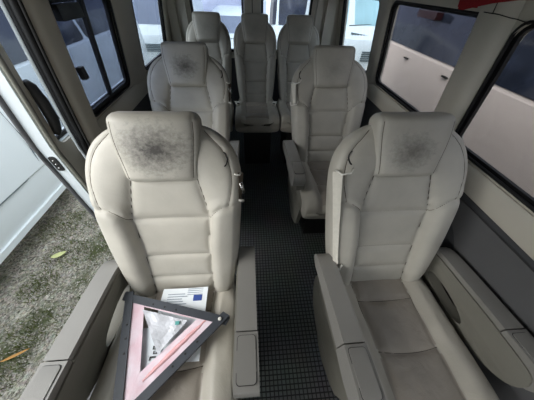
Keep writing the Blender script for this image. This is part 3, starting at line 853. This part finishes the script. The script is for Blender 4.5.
# bold letters turned on their side
bm = bmesh.new()
zl = CZ+.0135
for k, yy in enumerate((.172, .157, .143, .130)):
    x0 = -.366-.003*(k % 2)
    if k == 0: add_box(bm, x0-.004, x0+.010, yy, yy+.003, zl, zl+.001)
    if k == 1: add_box(bm, x0-.006, x0+.012, yy+.004, yy+.0075, zl, zl+.001); add_box(bm, x0-.006, x0-.002, yy-.003, yy+.0075, zl, zl+.001); add_box(bm, x0-.006, x0+.010, yy-.004, yy-.001, zl, zl+.001)
    if k == 2: add_box(bm, x0-.004, x0-.001, yy-.004, yy+.006, zl, zl+.001); add_box(bm, x0+.007, x0+.010, yy-.004, yy+.006, zl, zl+.001); add_box(bm, x0-.004, x0+.010, yy-.004, yy-.001, zl, zl+.001)
    if k == 3: add_box(bm, x0-.008, x0+.012, yy-.002, yy+.003, zl, zl+.001); add_box(bm, x0-.010, x0-.006, yy-.009, yy+.003, zl, zl+.001)
from_bm('lettering', bm, M['ink'], sh)

# ------------------------------------------------------------------ outside
GZ = -.5
bm = bmesh.new(); bmesh.ops.create_grid(bm, x_segments=240, y_segments=240, size=1)
for v in bm.verts:
    x, y = v.co.x, v.co.y
    X = -1.6+x*abs(x)*0+x*1.6; Y = .9+y*1.8
    v.co = Vector((X, Y, GZ+.012*noise.noise(Vector((X*5, Y*5, 0)))+.006*noise.noise(Vector((X*22, Y*22, 1)))))
bmesh.ops.recalc_face_normals(bm, faces=bm.faces)
me = bpy.data.meshes.new('ground_near'); bm.to_mesh(me); bm.free()
g = struct(link('ground', me, None, M['ground']))
bm = bmesh.new(); add_box(bm, -40, 40, -20, 60, GZ-.4, GZ-.022); struct(from_bm('ground_beyond', bm, M['ground']))
# loose gravel
bm = bmesh.new()
for i in range(5200):
    x = random.uniform(-2.08, -.75); y = random.uniform(-.3, 2.4); r = random.uniform(.003, .009)*(1.6 if random.random() < .06 else 1)
    mt = Matrix.Translation((x, y, GZ+.006+.012*noise.noise(Vector((x*5, y*5, 0)))))@Matrix.Rotation(random.uniform(0, 6), 4, 'Z')@Matrix.Diagonal((1, random.uniform(.6, 1), random.uniform(.4, .7), 1))
    bmesh.ops.create_icosphere(bm, subdivisions=1, radius=r, matrix=mt)
o = from_bm('gravel', bm, M['pebble']); tag(o, 'loose grey gravel strewn over the ground outside the open door', 'gravel', kind='stuff')
# grass
bm = bmesh.new()
clumps = [(-1.75, 1.55, .30), (-1.55, 1.2, .22), (-1.2, .95, .22), (-1.12, .35, .25), (-1.85, 1.15, .18), (-2.1, 1.5, .2), (-1.0, .15, .25), (-1.4, .6, .2), (-1.75, .5, .15), (-1.75, .25, .15), (-1.9, .85, .15), (-1.45, 1.6, .2)]
for cx, cy, rad in clumps:
    for i in range(420):
        a = random.uniform(0, 2*PI); q = rad*random.random()**.6
        x, y = cx+q*math.cos(a), cy+q*math.sin(a); h = random.uniform(.015, .05); b = random.uniform(0, 2*PI); w = .0026
        lx, ly = random.uniform(-.02, .02), random.uniform(-.02, .02)
        v = [bm.verts.new(p) for p in ((x-w*math.cos(b), y-w*math.sin(b), GZ), (x+w*math.cos(b), y+w*math.sin(b), GZ), (x+lx*.4+w*.7*math.cos(b), y+ly*.4+w*.7*math.sin(b), GZ+h*.6), (x+lx, y+ly, GZ+h))]
        bm.faces.new((v[0], v[1], v[2])); bm.faces.new((v[0], v[2], v[3]))
o = from_bm('grass', bm, M['grass']); tag(o, 'thin green grass and moss growing through the gravel', 'grass', kind='stuff')
def leaf(loc, ln, w, rz, m, label, curl=.2):
    bm = bmesh.new(); n = 12; L0, R0, C0 = [], [], []
    for i in range(n+1):
        t = i/n; ww = w*math.sin(PI*min(1, t*.96+.02))**.7*(1-.3*t); z = .012+curl*ln*(t-.5)**2
        L0.append(bm.verts.new((t*ln-ln/2, ww, z+.006))); C0.append(bm.verts.new((t*ln-ln/2, 0, z))); R0.append(bm.verts.new((t*ln-ln/2, -ww, z+.006)))
    for i in range(n):
        bm.faces.new((L0[i], C0[i], C0[i+1], L0[i+1])); bm.faces.new((C0[i], R0[i], R0[i+1], C0[i+1]))
    r = bmesh.ops.extrude_face_region(bm, geom=bm.faces[:]); bmesh.ops.translate(bm, verts=[v for v in r['geom'] if isinstance(v, bmesh.types.BMVert)], vec=(0, 0, .001))
    o = from_bm('fallen_leaf', bm, m, smooth=True); o.location = loc; o.rotation_euler = (0, 0, rz); tag(o, label, 'leaf')
leaf((-1.87, 1.13, GZ+.03), .12, .032, .5, M['leafy'], 'pale yellow-green leaf lying on the gravel near the white vehicle')
leaf((-1.70, .335, GZ+.03), .16, .012, .45, M['leafo'], 'narrow orange-brown dry leaf lying on the gravel at lower left', .1)

# vehicles --------------------------------------------------------------
def vehicle_body(name, prof_, y0, y1, m, parent, side, nose=.0):
    """prof_: list of (outward x, z) of a side wall; closed box body with that side"""
    pass

def side_van(x, sgn, y0, y1, zb, belt, top, paint, gl, label, width=1.9, crease=None, posts=()):
    """parked vehicle seen from its side: x is its near side plane, sgn its away direction"""
    t = empty('parked_van', (x+sgn*width/2, (y0+y1)/2, GZ)); tag(t, label, 'van')
    inv = Vector((-(x+sgn*width/2), -(y0+y1)/2, -GZ))
    sec = [(0.03, zb), (0, zb+.10), (.012, zb+.32), (-.008, zb+.345), (.010, belt-.12), (.016, belt-.01), (.022, belt), (.14, top-.12), (.3, top), (width-.3, top), (width-.14, top-.12), (width-.03, belt), (width, zb+.3), (width-.03, zb)]
    R = []
    bm = bmesh.new(); ys = [y0, y0+.06, y0+.16]+[y0+(y1-y0)*i/8 for i in range(1, 8)]+[y1-.16, y1-.06, y1]
    for k, y in enumerate(sorted(ys)):
        e = min(y-y0, y1-y); sc = 1-.06*(1-sstep(0, .16, e))
        R.append([bm.verts.new(Vector((x+sgn*(width/2+(a-width/2)*sc), y, zb+(z-zb)*sc))+inv) for a, z in sec])
    n = len(sec)
    for i in range(len(R)-1):
        for k in range(n): bm.faces.new((R[i][k], R[i][(k+1) % n], R[i+1][(k+1) % n], R[i+1][k]))
    bm.faces.new(R[0]); bm.faces.new(R[-1][::-1])
    body = from_bm('body', bm, paint, t, smooth=True); body.data.set_sharp_from_angle(angle=math.radians(25))
    def xo(z): return interp([(belt, .022), (top-.12, .14)], z)
    edges = [y0+.25]+list(posts)+[y1-.25]
    for a, b in zip(edges, edges[1:]):
        o2 = rrect(a+.03, b-.03, belt+.02, top-.16, .05)
        bm = plate_bm(o2, [], lambda u, v, d: Vector((x+sgn*(xo(v)-.004+ -d), u, v))+inv, .004)
        from_bm('side_window', bm, gl, t)
    for yw in (y0+.8, y1-.8):
        bm = bmesh.new()
        bmesh.ops.create_cone(bm, cap_ends=True, segments=32, radius1=.33, radius2=.33, depth=.2, matrix=Matrix.Translation(Vector((x+sgn*.14, yw, GZ+.33))+inv)@Matrix.Rotation(PI/2, 4, 'Y'))
        wv = from_bm('wheel', bm, M['tyre'], t, bevel=.02)
    return t, inv
# left: white van parked beside the doorway
vanL, inv = side_van(-2.12, -1, -1.6, 5.6, -.28, .80, 1.5, M['white'], M['darkglass'], 'white van parked alongside, outside the open sliding door', posts=(-.4, 1.9, 3.6))
def seamline(parent, inv, pts, r, m, name):
    bm = bmesh.new(); tube_bm(bm, [Vector(p)+inv for p in pts], r, 6); return from_bm(name, bm, m, parent, smooth=True)
seamline(vanL, inv, [(-2.118, -1.4, .055), (-2.118, 1.62, .055), (-2.118, 1.86, .10), (-2.108, 1.9, .3), (-2.108, 1.9, .72)], .005, M['grille'], 'door_gap')
bm = bmesh.new(); add_box(bm, -2.14, -2.105, -1.4, 3.0, -.27, -.215)
for v in bm.verts: v.co += inv
from_bm('sill', bm, M['white'], vanL, bevel=.015)
# right: silver-white van
vanR, inv = side_van(1.80, 1, -2.6, 3.7, -.25, .93, 1.75, M['greywhite'], M['darkglass'], 'silver-white van with dark side windows, parked outside the right windows', posts=(-1.0, .5, 1.9))
for yy in (2.72, 2.04):
    bm = bmesh.new(); add_box(bm, 1.79, 1.81, yy-.035, yy+.035, .856, .868)
    for v in bm.verts: v.co += inv
    from_bm('body_clip', bm, M['slot'], vanR, bevel=.004)
bm = bmesh.new(); add_box(bm, 1.77, 1.84, 2.50, 2.80, 1.215, 1.27)  # dark red block standing in for a lamp reflected in the window glass
for v in bm.verts: v.co += inv
from_bm('lamp_reflection', bm, M['darkred'], vanR, bevel=.01)

def front_van(cx, y, w, zb, hood, top, paint, gl, label, raked=.7, slats=5, name='parked_van', pillars=.09):
    """vehicle facing the camera: bumper, grille, bonnet, raked windscreen"""
    t = empty(name, (cx, y+1.6, GZ)); tag(t, label, 'van'); inv = Vector((-cx, -(y+1.6), -GZ))
    sec = [(y+.03, zb), (y, zb+.15), (y, hood-.25), (y+.06, hood-.12), (y+.42, hood), (y+.46, hood+.015), (y+.46+raked, top-.06), (y+.6+raked, top), (y+3.2, top), (y+3.25, zb)]
    bm = bmesh.new(); R = []
    for a in (-1, -.97, -.88, -.6, 0, .6, .88, .97, 1):
        e = 1-abs(a); dy = .14*(1-sstep(0, .4, e)); r = []
        for (yy, z) in sec:
            xx = a*w/2*(1-.12*sstep(hood, top, z)); r.append(bm.verts.new(Vector((cx+xx, yy+(dy if yy < y+2 else 0), z-.04*(1-sstep(0, .05, e))*(1 if z > zb+.2 else 0)))+inv))
        R.append(r)
    n = len(sec)
    for i in range(len(R)-1):
        for k in range(n): bm.faces.new((R[i][k], R[i+1][k], R[i+1][(k+1) % n], R[i][(k+1) % n]))
    bm.faces.new(R[0]); bm.faces.new(R[-1][::-1])
    b = from_bm('body', bm, paint, t, smooth=True); b.data.set_sharp_from_angle(angle=math.radians(28))
    # windscreen
    def ws(u, v, d):
        q = (v-hood)/(top-.06-hood); e = 1-abs(u-cx)/(w/2); dy = .14*(1-sstep(0, .4, e))
        return Vector((cx+(u-cx)*(1-.12*sstep(hood, top, v)), y+.46+raked*q+dy-.008-d, v))+inv
    o2 = [(cx-w/2+pillars, hood+.04), (cx+w/2-pillars, hood+.04), (cx+w/2-pillars-.02, top-.10), (cx-w/2+pillars+.02, top-.10)]
    bm = plate_bm(o2, [], ws, .006, [hood+.1+.1*i for i in range(9)], [cx-w/2+w*i/8 for i in range(9)])
    from_bm('windscreen', bm, gl, t, smooth=False)
    bm = bmesh.new()
    for sg in (-1, 1):
        tube_bm(bm, [Vector((cx+sg*.62*w/2, y+.48, hood+.03))+inv, Vector((cx+sg*.1*w, y+.50, hood+.05))+inv, Vector((cx-sg*.05*w, y+.50, hood+.035))+inv], .012, 6)
    from_bm('wipers', bm, M['slot'], t)
    bm = bmesh.new()
    for k in range(slats):
        z = hood-.30-.035*k; add_box(bm, cx-.42, cx+.42, y-.02, y+.02, z, z+.018)
    for v in bm.verts: v.co += inv
    from_bm('grille', bm, M['grille'], t)
    for sg in (-1, 1):
        bm = bmesh.new(); bmesh.ops.create_uvsphere(bm, u_segments=20, v_segments=12, radius=1)
        bmesh.ops.scale(bm, verts=bm.verts, vec=(.17, .06, .10)); bmesh.ops.translate(bm, verts=bm.verts, vec=Vector((cx+sg*.36*w, y+.05, hood-.33))+inv)
        from_bm('headlight', bm, M['film'], t, smooth=True)
        bm = bmesh.new(); bmesh.ops.create_cone(bm, cap_ends=True, segments=28, radius1=.33, radius2=.33, depth=.2, matrix=Matrix.Translation(Vector((cx+sg*(w/2-.12), y+.9, GZ+.33))+inv)@Matrix.Rotation(PI/2, 4, 'Y'))
        from_bm('wheel', bm, M['tyre'], t, bevel=.02)
    return t, inv
vB, inv = front_van(2.55, 4.6, 1.95, -.2, .84, 1.75, M['white'], M['paleglass'], 'white van facing us with pale windscreen, seen through the small right rear window')
# louvred vent with irregular lettering-like marks on the bonnet edge
bm = bmesh.new()
for k in range(9): add_box(bm, 1.93+.055*k, 1.93+.055*k+.035, 4.80, 4.86, .775-.006*k+.0, .80-.006*k)
for v in bm.verts: v.co += inv
from_bm('bonnet_vent', bm, M['grille'], vB)
front_van(1.50, 8.2, 1.9, -.2, .40, 1.75, M['white'], M['navyglass'], 'white van with dark navy windscreen, seen through the right rear-door window', raked=.5, pillars=.14)
# white car behind left
t, inv = front_van(-2.4, 6.6, 1.9, -.25, .52, 1.75, M['white'], M['slateglass'], 'white van parked behind, seen through the left rear side window', raked=.5)
t2, inv = front_van(-.48, 7.6, 1.5, -.25, .10, .72, M['white'], M['slateglass'], 'white car parked before the pale wall, seen through the left rear-door window', raked=.7, name='parked_car'); t2['category'] = 'car'
# pale sided building behind
bw = empty('building', (-3, 13, GZ)); tag(bw, 'pale blue-grey sided building beyond the rear windows', 'building')
bm = bmesh.new()
for k in range(30): 
    add_box(bm, -14, 10, -.02+.006*(k % 2), .3, .18*k, .18*(k+1)-.02)
add_box(bm, -14, 10, .0, 3.0, 0, 5.4)
from_bm('siding', bm, M['wallout'], bw)

# ------------------------------------------------------------------ light
w = bpy.data.worlds.new('overcast'); SC.world = w; w.use_nodes = True
nt = w.node_tree; N = nt.nodes; L = nt.links; bg = N['Background']
tc = N.new('ShaderNodeTexCoord'); sep = N.new('ShaderNodeSeparateXYZ'); L.new(tc.outputs['Generated'], sep.inputs[0])
r = N.new('ShaderNodeValToRGB'); L.new(sep.outputs['Z'], r.inputs['Fac'])
r.color_ramp.elements[0].color = (.84, .91, 1, 1); r.color_ramp.elements[1].color = (.88, .94, 1, 1)
L.new(r.outputs['Color'], bg.inputs['Color']); bg.inputs['Strength'].default_value = .88
sun = bpy.data.lights.new('overcast_sun', 'SUN'); sun.energy = 1.9; sun.angle = math.radians(60); sun.color = (1, .97, .92)
so = bpy.data.objects.new('sun_light', sun); COL.objects.link(so)
so.rotation_euler = Vector((.80, .32, -.52)).to_track_quat('-Z', 'Y').to_euler()

# ------------------------------------------------------------------ camera
a, yw, rl, f = math.radians(46.471), math.radians(5.747), math.radians(2.64), 209.005
Fv = Vector((math.sin(yw)*math.cos(a), math.cos(yw)*math.cos(a), -math.sin(a)))
Rv = Vector((math.cos(yw), -math.sin(yw), 0)); Uv = Rv.cross(Fv)
R2 = Rv*math.cos(rl)+Uv*math.sin(rl); U2 = -Rv*math.sin(rl)+Uv*math.cos(rl)
cam = bpy.data.cameras.new('camera'); co = bpy.data.objects.new('camera', cam); COL.objects.link(co)
cam.sensor_fit = 'HORIZONTAL'; cam.sensor_width = 36; cam.lens = f/534*36; cam.clip_start = .02; cam.clip_end = 200
mw = Matrix.Identity(4)
for i in range(3): mw[i][0] = R2[i]; mw[i][1] = U2[i]; mw[i][2] = -Fv[i]
mw[2][3] = 1.429
co.matrix_world = mw
SC.camera = co
SC.view_settings.view_transform = 'Standard'; SC.view_settings.look = 'None'; SC.view_settings.gamma = 1
SC.view_settings.use_curve_mapping = False
SC.view_settings.exposure = 1.52
